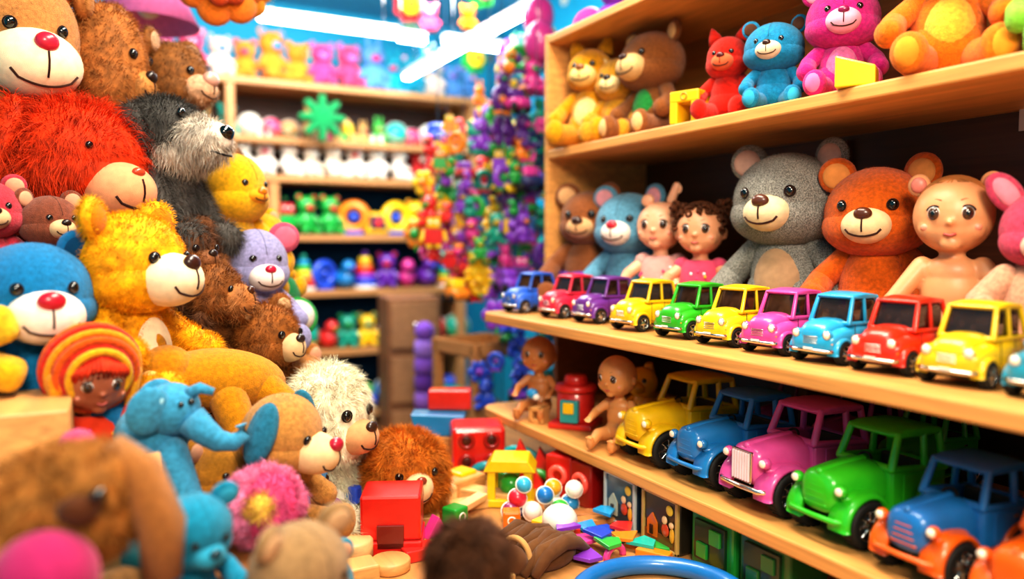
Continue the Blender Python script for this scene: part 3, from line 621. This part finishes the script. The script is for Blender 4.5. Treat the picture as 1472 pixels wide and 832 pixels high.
for sx in(-1,1): b.ell((sx*.018,-.042,.15),.006,BLK,seg=10); b.limb((sx*.02,0,.02),(sx*.025,-.05,.015),.016,.014,Y); b.limb((sx*.03,0,.09),(sx*.04,-.04,.07),.012,.012,Y)
b.obj('wooden_doll',(1.22,1.58,Z1),-60)
for (x,y,L,c,c2,g) in [(1.17,1.38,.262,'ecc010',None,'p'),(1.17,1.205,.25,'1c80c4',None,'p'),(1.17,1.035,.262,'dc54a0',None,'vert'),(1.165,.87,.252,'34c020',None,'p'),(1.14,.70,.23,'1c70b4','e86410','p'),(1.13,.545,.22,'e86410',None,'p')]:
    truck('toy_truck',(x,y,Z1),L,-93,c,c2,g)
for (x,y,c) in [(1.48,1.15,'b84080'),(1.48,.98,'2aa030'),(1.48,1.32,'8a2a70')]: truck('toy_truck',(x,y,Z1),.22,-90,c)
def tin(y,c,c2,fig):
    b=B(); b.box((0,0,.059),(.12,.1,.117),('paint',c),.05); 
    for sx in(-1,1): b.box((sx*.056,-.052,.059),(.008,.008,.117),('paint',c2),.2)
    for z in (.004,.114): b.box((0,-.052,z),(.12,.008,.008),('paint',c2),.2)
    b.box((0,-.0505,.018),(.104,.003,.024),('paint',fig[2]),.1); b.box((0,-.0505,.08),(.104,.002,.06),('paint',fig[0]),.1)
    b.prism([(-.04,.02),(-.008,.02),(-.008,.052),(-.024,.07),(-.04,.052)],.004,('paint',fig[1]),T(0,-.055,0)); b.box((-.024,-.056,.034),(.01,.003,.02),('paint','3a2010'),.1)
    b.ell((.032,-.053,.09),(.011,.003,.011),('paint','f4d040')); b.ell((.02,-.054,.045),(.012,.004,.014),('paint','d84a20')); b.ell((.02,-.056,.067),(.008,.004,.009),('paint','f0c898')); b.ell((.042,-.054,.04),(.007,.004,.016),('paint','e8b030')); b.ell((.042,-.056,.062),(.007,.004,.007),('paint','f0c898'))
    b.obj('decorated_toy_tin',(1.075,y,.5505),-90)
tin(1.41,'1c3448','c8d4d4',['3a6078','c8c8b0','1a3a48']); tin(1.265,'2c2418','c8a860',['3a3020','e8781c','8a5020'])
def gblock(y,c):
    b=B(); b.box((0,0,.058),(.12,.1,.116),('paint',c),.06); b.box((0,-.052,.058),(.085,.01,.08),('paint','0a3014'),.1)
    for p in ((-.018,.04),(.018,.075)): b.box((p[0],-.058,p[1]),(.03,.008,.03),('paint',c),.2)
    b.obj('wooden_toy_block',(1.085,y,.5505),-90)
gblock(1.12,'209034'); gblock(.985,'186028')
# ------------------------------------------------------------ blocks on table
ZT=.5505
b=B(); RD=('paint','d41c14'); 
b.box((0,0,.018),(.13,.12,.036),RD,.1); b.box((0,0,.083),(.125,.11,.094),RD,.06); b.box((0,-.054,.045),(.055,.012,.05),('paint','7a100c'),.1); b.obj('wooden_toy_block',(.52,1.53,ZT),-24)
b=B(); b.box((0,0,.068),(.15,.13,.136),RD,.1)
for dx,dz in ((-.035,.04),(.035,.1),(.035,.04),(-.035,.1)): b.torus((dx,-.066,dz),.018,.006,('paint','a01410'),rot=(90,0,0)); b.ell((dx,-.064,dz),(.017,.006,.017),('paint','4a0806'))
b.obj('wooden_toy_block',(.92,1.96,ZT),-20,0,0)
b=B(); b.box((0,0,.04),(.16,.12,.08),('wood','c88c50'),.06); b.prism([(-.065,.08),(.07,.08),(.08,.14),(-.08,.145)],.08,('paint','1480b8'),T(0,-.06,0),.004); b.box((.03,.03,.175),(.13,.06,.06),('paint','d02818'),.1); b.obj('stacked_toy_blocks',(.87,2.12,ZT),-28)
b=B(); Yl=('paint','ecc810')
for sx in(-1,1):
    for sy in(-1,1): b.box((sx*.045,sy*.035,.045),(.02,.02,.09),Yl,.15)
b.box((0,0,.01),(.12,.1,.018),Yl,.15); b.prism([(-.065,.088),(.065,.088),(.045,.118),(-.045,.118)],.1,Yl,T(0,-.05,0),.003); b.ell((0,0,.045),.028,('plastic','2fae3a')); b.obj('toy_house_block',(.877,1.67,ZT),-32)
def letter(loc,yaw,c):
    b=B(); b.box((0,0,.055),(.075,.06,.11),('paint',c),.08); b.torus((0,-.033,.06),.02,.008,('paint','ff6050'),rot=(90,0,0)); b.obj('number_toy_block',loc,yaw)
letter((1.02,1.65,ZT),-60,'c01410'); letter((1.04,1.56,ZT),-80,'a01410')
b=B()
for k,c in enumerate(('18a0a8','3cb84a','1c78c0')): b.torus((0,0,0),.075-.02*k,.0095,('paint',c),rot=(90,0,0),arc=180,seg=18)
b.obj('rainbow_arch_toy',(1.0,1.86,ZT),-40)
b=B(); b.prism([(-.06,0),(.05,0),(-.02,.13)],.03,('paint','d82c24'),None,.003); b.prism([(.0,0),(.09,0),(.03,.1)],.03,('paint','d82c24'),T(0,.04,0),.003); b.obj('triangle_toy_blocks',(.96,1.74,ZT),-35)
b=B(); b.ell((0,0,.036),(.04,.04,.036),('plastic','ece4d8')); b.obj('toy_egg',(.868,1.42,ZT))
b=B()
for x,y,z,r,c in ((0,0,.022,.022,'e8e0d8'),(.03,.02,.055,.02,'1c78c0'),(-.035,.01,.05,.022,'d8243c'),(-.02,.01,.082,.018,'3ab0d8'),(.065,.02,.022,.022,'2fae3a'),(.05,.06,.06,.02,'e8a020'),(.1,.05,.06,.02,'f4ece0'),(.09,.06,.022,.022,'2a90c8'),(.05,.06,.022,.022,'f0e8e0'),(-.05,0,.022,.022,'8a2a60'),(-.03,.03,.02,.02,'2a50c8')): b.ell((x,y,z),r,('plastic',c)); b.torus((x,y,z),r*.98,.003,('plastic','f4ece0'),rot=(60,20,0),seg=16,ts=6)
b.obj('toy_ball_cluster',(.86,1.53,ZT),-30)
def planks(loc,yaw,items):
    b=B()
    for (x,y,z,sx,sy,sz,r,c) in items: b.box((x,y,z+sz/2),(sx,sy,sz),('wood',c),.12,rot=(0,0,r))
    b.obj('wooden_building_planks',loc,yaw)
planks((.76,1.68,ZT),-20,[(0,0,0,.2,.05,.02,20,'d8a868'),(.05,.05,0,.16,.05,.03,-30,'e0b070'),(-.07,.04,0,.09,.06,.05,10,'e8bc80'),(.0,.1,0,.12,.05,.05,40,'d8a060'),(-.1,-.08,0,.06,.06,.02,0,'d09858'),(.0,-.05,.02,.14,.03,.015,55,'e8c088')])
planks((.97,1.5,ZT),-20,[(0,0,0,.2,.04,.014,-5,'b87a48'),(.02,-.04,0,.16,.04,.012,10,'c88a50')])
def loose(name,loc,items):
    b=B()
    for (t,x,y,s,c,r) in items:
        b.push(T(x,y,0)@RR(0,0,r))
        if t=='c': b.box((0,0,s/2),(s,s,s),('paint',c),.12); b.torus((0,-s/2,s/2),s*.22,s*.05,('paint','f4ece0'),rot=(90,0,0),seg=14,ts=6)
        elif t=='t': b.prism([(-s*.6,0),(s*.6,0),(0,s*.9)],s*.6,('paint',c),None,.002)
        elif t=='y': b.cyl((0,0,0),(0,0,s),s*.45,s*.45,('paint',c))
        elif t=='a': b.torus((0,0,0),s*.8,s*.25,('paint',c),rot=(90,0,0),arc=180,seg=14)
        elif t=='b': b.box((0,0,s*.2),(s*1.8,s*.7,s*.4),('paint',c),.15)
        b.pop()
    b.obj(name,loc)
loose('scattered_toy_blocks',(.8,1.8,ZT),[('c',0,0,.06,'ecc010',20),('a',.1,.06,.05,'1890a0',-30),('c',.12,-.03,.05,'209a34',10),('b',-.02,.1,.06,'e07818',40),('y',-.06,.03,.055,'d01c14',0),('t',.05,.14,.07,'d01c14',-20),('c',.17,.09,.05,'1c68b0',35),('a',.2,-.05,.045,'209a34',-40),('y',.16,.18,.06,'ecc010',0),('c',-.1,.1,.06,'d01c14',-15),('b',-.04,.2,.06,'1c78c0',10)])
loose('scattered_toy_blocks',(.66,1.42,ZT),[('b',0,0,.04,'e0ac6c',20),('b',.05,.09,.035,'ecc010',-30),('c',-.04,.03,.035,'1c78c0',10),('b',.08,-.08,.035,'d0985a',60),('y',.12,.02,.035,'d01c14',0),('b',-.07,-.06,.04,'ecc010',15),('b',-.02,-.14,.04,'e0b070',-10),('c',.03,.17,.045,'209a34',25),('t',-.03,.12,.05,'d83890',10),('c',.14,.1,.04,'e07818',-25)])
loose('scattered_toy_blocks',(.96,1.33,ZT),[('b',0,0,.035,'18a0a8',20),('b',.02,-.1,.04,'f08a1c',-60),('a',-.05,-.06,.03,'e84aa0',10),('b',-.02,.06,.03,'2fae3a',70),('b',.04,-.2,.04,'f0c81c',-60),('b',-.08,.08,.035,'d8241c',10)])
b=B(); b.cyl((0,0,0),(0,0,.05),.045,.045,('wood','e0b47c')); b.cyl((.06,-.07,0),(.06,-.07,.022),.04,.04,('wood','d8a868')); b.box((-.02,-.1,.02),(.08,.06,.04),('wood','d8a868'),.1); b.box((.13,-.04,.012),(.07,.05,.024),('paint','d82820'),.1); b.obj('wooden_building_discs',(.42,1.50,ZT),0)
b=B()
for k in range(16):
    c=PAL[k%9]; x=random.uniform(-.1,.1);y=random.uniform(-.1,.1)
    b.prism([(-.03,-.02),(.03,-.015),(.02,.02),(-.01,.03)],.008,('paint',c),T(x,y,.004+k*.0025)@RR(-90,0,random.uniform(0,360)),.001)
b.obj('puzzle_pieces',(.93,1.36,ZT))
b=B(); b.torus((0,0,0),.15,.018,('paint','1470b8'),arc=180,seg=28); b.obj('train_track_piece',(.85,1.04,.569),-15)
b=B(); b.ell((0,0,.02),(.085,.07,.035),('felt','6a4428'),seg=30)
for k in range(12): 
    y=-.06+.011*k; b.tube([(-.085+.01*math.sin(k*2),y,.01),(-.05,y+.006*math.sin(k*2.9),.04+.006*math.sin(k*1.7)),(.0,y-.005*math.cos(k),.05+.005*math.cos(k*2.3)),(.05,y+.006*math.sin(k*1.3),.038+.006*math.sin(k)),(.09,y,.008)],[.009,.014,.016,.013,.008],('felt',['6a4428','744c2c','644024'][k%3]),10)
b.ell((-.09,0,.03),(.03,.04,.028),('felt','6a4428')); b.torus((-.07,0,.032),.034,.006,('felt','c89a60'),rot=(0,90,0))
b.obj('cloth_pouch',(.765,1.33,ZT),20)
for x,y in ((.43,1.62),(.46,1.66)):
    b=B(.7)
    for k in range(14): b.box((random.uniform(-.05,.05),random.uniform(-.04,.04),.02+k*.006),(.04,.025,.025),('paint',random.choice(['1c78c0','d8243c','f0e8e0','2a50c8'])),.2,rot=(random.uniform(0,90),random.uniform(0,90),random.uniform(0,90)))
    b.obj('building_brick_heap',(x,y,ZT))
# ------------------------------------------------------------ left risers
for a,c in (((-.8,1.15,.55),(.3,2.36,.72)),((-.8,1.62,.72),(.12,2.36,.86)),((-.8,1.90,.86),(.2,2.36,1.1)),((-.8,2.05,1.1),(.12,2.36,1.3)),((-.5,.35,.55),(.45,1.0,.66))): slab('display_riser',a,c,('wood','9a6436'),.01)
slab('wooden_crate',(-.45,1.24,.72),(-.055,1.44,.965),('wood','e0a868'),.02); slab('wooden_crate',(-.45,1.153,.72),(.06,1.238,.89),('wood','e0b078'),.02)
# ------------------------------------------------------------ left pile
plush('dog_plush',(-.165,2.02,1.65),.23,22,'c48448','f4dcb8',nose='c8203c',head=(.25,.23,.3),mr=(.2,.18,.16),mz=-.1,ear='up',earcol='d86820',earin='f0d8b8',ht=(10,0,0),nr=(.05,.04,.045),fur=(22000,.005,.0009,.4,.1),exk=1.2)
plush('teddy_bear',(.0,2.1,1.62),.19,62,'a06430','b07840',nose='2a1712',kind='fur',mk='fur',head=(.22,.22,.34),mr=(.1,.08,.1),mz=-.1,fur=(26000,.02,.0014,.35,.3),er=.022)
plush('teddy_bear',(.16,2.22,1.625),.18,48,'845428','c8a080',nose='d0a090',kind='fur',mk='fur',head=(.25,.24,.27),mr=(.14,.13,.11),mz=-.06,fur=(20000,.016,.0014,.35,.3),nr=(.07,.05,.055))
b=B(); b.X=S(.39); K=('fur','46423e'); Wt=('fur','beb2a4')
b.ell((0,0,.68),(.24,.24,.22),K); b.ell((0,-.24,.64),(.16,.2,.14),Wt); b.ell((0,-.1,.56),(.2,.18,.12),Wt); b.ell((0,-.42,.68),(.055,.04,.045),BLK)
for sx in(-1,1): b.ell((sx*.23,.03,.66),(.06,.1,.17),K); b.ell((sx*.1,-.2,.79),(.028,.022,.028),BLK)
b.tube([(-.09,-.38,.57),(-.03,-.43,.55),(.03,-.43,.55),(.09,-.38,.57)],.006,('felt','1a1210'),6)
b.ell((0,.03,.3),(.2,.19,.32),('fur','6a6460')); 
for sx in(-1,1): b.limb((sx*.15,-.03,.44),(sx*.2,-.16,.14),.075,.075,('fur','55504c')); b.limb((sx*.12,0,.1),(sx*.18,-.28,.08),.1,.09,('fur','55504c'))
o=b.obj('shaggy_dog_plush',(.12,1.94,1.18),48); furry(o,32000,.024,.0015,.35,.6,excl=[((0,-.42*.39,.68*.39),.03),((.1*.39,-.2*.39,.79*.39),.015),((-.1*.39,-.2*.39,.79*.39),.015)])
plush('shaggy_dog_plush',(-.06,1.93,1.38),.33,38,'cc3a0c','eca074',nose='c04828',kind='fur',head=(.34,.3,.25),mr=(.15,.16,.13),mz=-.13,ear='floppy',fur=(46000,.044,.0016,.45,.55),nr=(.03,.02,.02),er=.012)
plush('duck_plush',(.285,2.07,1.335),.17,30,'ecb010','f0a020',nose='c87810',head=(.27,.25,.29),mr=(.1,.1,.06),mz=-.04,ear='none',ht=(0,0,8))
plush('mouse_plush',(.32,1.97,1.15),.155,12,'a09cc8','f0e0dc',nose='c01c44',earin='e07088',earcol='d05878',ear='big',head=(.25,.24,.27),mr=(.14,.12,.11),mz=-.09)
plush('teddy_bear',(.03,1.57,1.16),.205,50,'f4a00c','f4deb8',nose='3a1a10',kind='fur',earin='c87c10',belly='f4e0bc',mr=(.16,.16,.13),mz=-.05,fur=(50000,.012,.0011,.4,.2),nr=(.05,.035,.04),arms=((-.26,-.2,.3),(.26,-.24,.26)),exk=1.5)
plush('teddy_bear',(-.115,1.5,1.115),.185,18,'1480b8','f0e0d4',nose='c01830',earin='124a70',mr=(.17,.13,.13),mz=-.08,nr=(.06,.04,.045),ear='round',arms=((-.3,-.17,.25),(.26,-.2,.2)),fur=(16000,.003,.0008,.4,.1),exk=1.2)
plush('teddy_bear',(.19,1.80,1.09),.15,60,'845024','a46c3c',kind='fur',mk='fur',nose='4a2410',fur=(18000,.018,.0014,.8,.2),mr=(.16,.16,.15))
plush('teddy_bear',(.15,1.84,1.18),.14,40,'643e24','845434',kind='fur',mk='fur',fur=(16000,.02,.0014,.8,.3))
plush('teddy_bear',(.31,1.81,.985),.165,44,'905622','d8b488',kind='fur',nose='2a1712',fur=(26000,.017,.0012,.5,.2),mr=(.12,.12,.11))
doll('rag_doll',(-.03,1.40,.80),.26,24,skin='a85c3c',hair='d03018',hairstyle='hood',cloth='e04020',ht=(14,0,-8))
b=B(); b.X=S(.76); E=('plush','46a0c8'); b.ell((0,.03,.06),(.075,.08,.07),E); b.ell((.035,-.02,.12),(.058,.056,.056),E)
b.tube([(.07,-.05,.10),(.095,-.065,.075),(.12,-.075,.055),(.15,-.08,.05),(.17,-.08,.065),(.165,-.078,.085)],[.034,.028,.023,.019,.016,.013],E,12)
for sx in(-1,1): b.ell((.0+.01*sx,-.02+.05*sx,.13),(.045,.014,.05),E,rot=(10,0,20)); b.limb((.03*sx,-.03,.03),(.05*sx+.01,-.07,-.08),.036,.034,E)
b.ell((.07,-.062,.14),.007,BLK); b.ell((.05,-.072,.138),.006,BLK); b.tube([(.06,-.04,.15),(.09,-.05,.165),(.115,-.055,.155)],[.014,.012,.008],E); b.ell((.0,-.07,.15),(.02,.01,.02),('felt','a8dcec'))
b.obj('elephant_plush',(.055,1.33,.845),0)
b=B(); E=('plush','d08a08'); b.ell((0,0,.06),(.12,.07,.06),E,rot=(0,8,0)); b.ell((-.1,-.01,.09),(.05,.045,.045),E); b.limb((.07,-.03,.04),(.13,-.06,-.02),.035,.03,E); b.limb((.0,-.05,.03),(.02,-.09,-.05),.035,.03,E); b.ell((-.12,.0,.13),(.025,.012,.03),E)
b.ell((-.13,-.045,.08),(.02,.018,.016),('felt','f0c878')); b.obj('dachshund_plush',(.185,1.53,.88),5)
plush('dog_plush',(.25,1.38,.865),.155,42,'c88e48','ecc898',nose='b01c38',mr=(.16,.19,.13),mz=-.05,ear='floppy',earcol='2a7a98',ht=(10,0,10),nr=(.055,.045,.045),fur=(14000,.003,.0008,.4,.1),exk=1.2)
plush('curly_dog_plush',(.42,1.70,.84),.19,38,'fae4c4','d8a070',nose='3a2014',kind='fur',head=(.26,.25,.32),mr=(.13,.14,.11),mz=-.08,ear='floppy',on=.555,fur=(46000,.028,.0014,.7,.5),er=.03)
plush('lion_plush',(.60,1.69,.655),.2,2,'c87420','f0c898',nose='8a3828',kind='fur',head=(.36,.32,.34),mr=(.14,.14,.14),mz=-.05,on=.47,fur=(48000,.028,.0014,.5,.3),seam=False,nr=(.045,.03,.035),er=.028,exk=1.7,ear='none')
b=B(); b.ell((0,0,.065),(.06,.058,.055),('fur','e8588c'))
for k in range(9): a=k*2*math.pi/9; b.ell((.04*math.cos(a),-.01+.02*math.sin(k),.065+.036*math.sin(a)),.026,('fur','f088ac'))
b.ell((-.01,-.045,.075),(.024,.02,.022),('fur','f0b850')); o=b.obj('pompom_flower_plush',(.205,1.24,.72)); furry(o,20000,.012,.0014,.7,.05)
# foreground
b=B(); E=('fur','a46c30'); b.ell((0,0,.05),(.085,.08,.065),E); b.ell((.03,-.03,.085),(.045,.045,.04),E); b.tube([(.05,-.02,.12),(.08,-.03,.09),(.1,-.03,.03),(.1,-.03,-.03)],[.016,.024,.026,.02],('plush','ac7038'),12); b.limb((-.05,-.02,.06),(-.06,-.08,-.02),.04,.035,E)
b.ell((.05,-.085,.085),.008,BLK); b.ell((.03,-.08,.07),(.02,.014,.015),('felt','5a3018')); o=b.obj('dog_plush',(-.05,.96,.86),-10); furry(o,14000,.014,.0016,.8,.2)
b=B(); b.ell((0,0,0),.048,('felt','a82860')); b.torus((0,0,0),.0475,.002,('felt','d06088'),rot=(60,0,0)); b.obj('toy_ball',(-.065,.86,.87))
plush('teddy_bear',(.08,1.06,.835),.1,25,'1890b4','38a0c0',nose='104050',ht=(20,0,0))
plush('teddy_bear',(.03,1.1,.80),.1,60,'209aa4','38a0c0',nose='104050',ht=(30,0,0))
plush('teddy_bear',(.185,.93,.81),.125,28,'a8845a','c8a878',nose='4a3020',ht=(15,0,0),earin='c8a078')
b=B(); E=('fur','543018'); b.ell((0,0,0),(.046,.046,.046),E); o=b.obj('doll_hair_wig',(.41,.9,.78)); furry(o,16000,.022,.0015,.9,.7)
b=B(); b.ell((0,0,0),.026,('plush','e0507c')); b.obj('pompom_ball',(-.045,1.2,.918))
b=B(); b.box((0,0,.03),(.1,.06,.05),('plush','e8b418'),.4,rot=(10,20,0),smooth=True,seg=4); b.box((.0,.0,.09),(.08,.05,.06),('plush','f0c428'),.4,rot=(0,-20,10),smooth=True,seg=4); b.obj('cloth_block_plush',(-.165,1.38,.98))
b=B(); b.ell((0,0,0),.045,('plush','f0ece0')); b.torus((0,0,0),.044,.012,('plush','1c9a40'),rot=(70,20,0)); b.torus((0,0,0),.044,.01,('plush','d82430'),rot=(20,60,0)); b.obj('cloth_ball_plush',(.45,2.1,1.0))
b=B(); b.ell((0,0,0),.05,('plush','18804a')); b.ell((-.03,-.03,.06),.04,('plush','c82430')); b.obj('cloth_ball_plush',(.42,2.15,1.06))
for (x,y,z,w,c,yw,k) in [(-.24,1.98,1.42,.2,'7a4824',20,'plush'),(-.2,1.72,1.26,.12,'c83a4c',20,'plush'),(-.10,1.74,1.24,.11,'8a4a34',30,'plush'),(.07,2.0,1.24,.16,'6a4028',45,'plush'),
    (.37,2.16,1.22,.13,'e0a810',50,'plush'),(.33,2.05,.96,.17,'8a5a30',50,'plush'),(.42,1.95,.84,.17,'b0702c',50,'plush'),(.12,1.66,.9,.15,'b8782c',30,'plush'),(.2,1.72,.86,.14,'c05a28',40,'plush'),(.3,1.62,.80,.15,'8a4a80',30,'plush'),(.33,1.6,.70,.14,'2a7ab0',40,'plush'),
    (.04,1.48,.90,.12,'d89820',30,'plush'),(.16,1.4,.80,.12,'b87a20',30,'plush'),(.26,1.1,.70,.1,'2090b0',20,'plush'),(-.2,1.5,1.0,.14,'e0a020',20,'plush'),(.0,1.05,.74,.12,'9a6a38',20,'plush'),(-.12,1.1,.78,.12,'7a5a38',20,'plush'),(.3,2.3,1.15,.2,'e0a818',30,'plush')]:
    plush('teddy_bear',(x,y,z),w,yw,c,'e0b88c',earin='d8a080')
# ------------------------------------------------------------ world, camera
w=bpy.data.worlds.new('world'); bpy.context.scene.world=w; w.use_nodes=True; bg=w.node_tree.nodes['Background']; bg.inputs[0].default_value=(1,.88,.74,1); bg.inputs[1].default_value=.55
cam=bpy.data.cameras.new('camera'); co=bpy.data.objects.new('camera',cam); bpy.context.collection.objects.link(co)
cam.lens=26.9; co.location=(0,0,1.2); co.rotation_euler=(R(90-3.5),0,R(-27.8)); bpy.context.scene.camera=co
cam.clip_start=.02; cam.dof.use_dof=True; cam.dof.focus_distance=1.55; cam.dof.aperture_fstop=1.1
sc=bpy.context.scene; sc.view_settings.view_transform='Standard'; sc.view_settings.look='None'; sc.view_settings.exposure=.2; sc.view_settings.gamma=.85
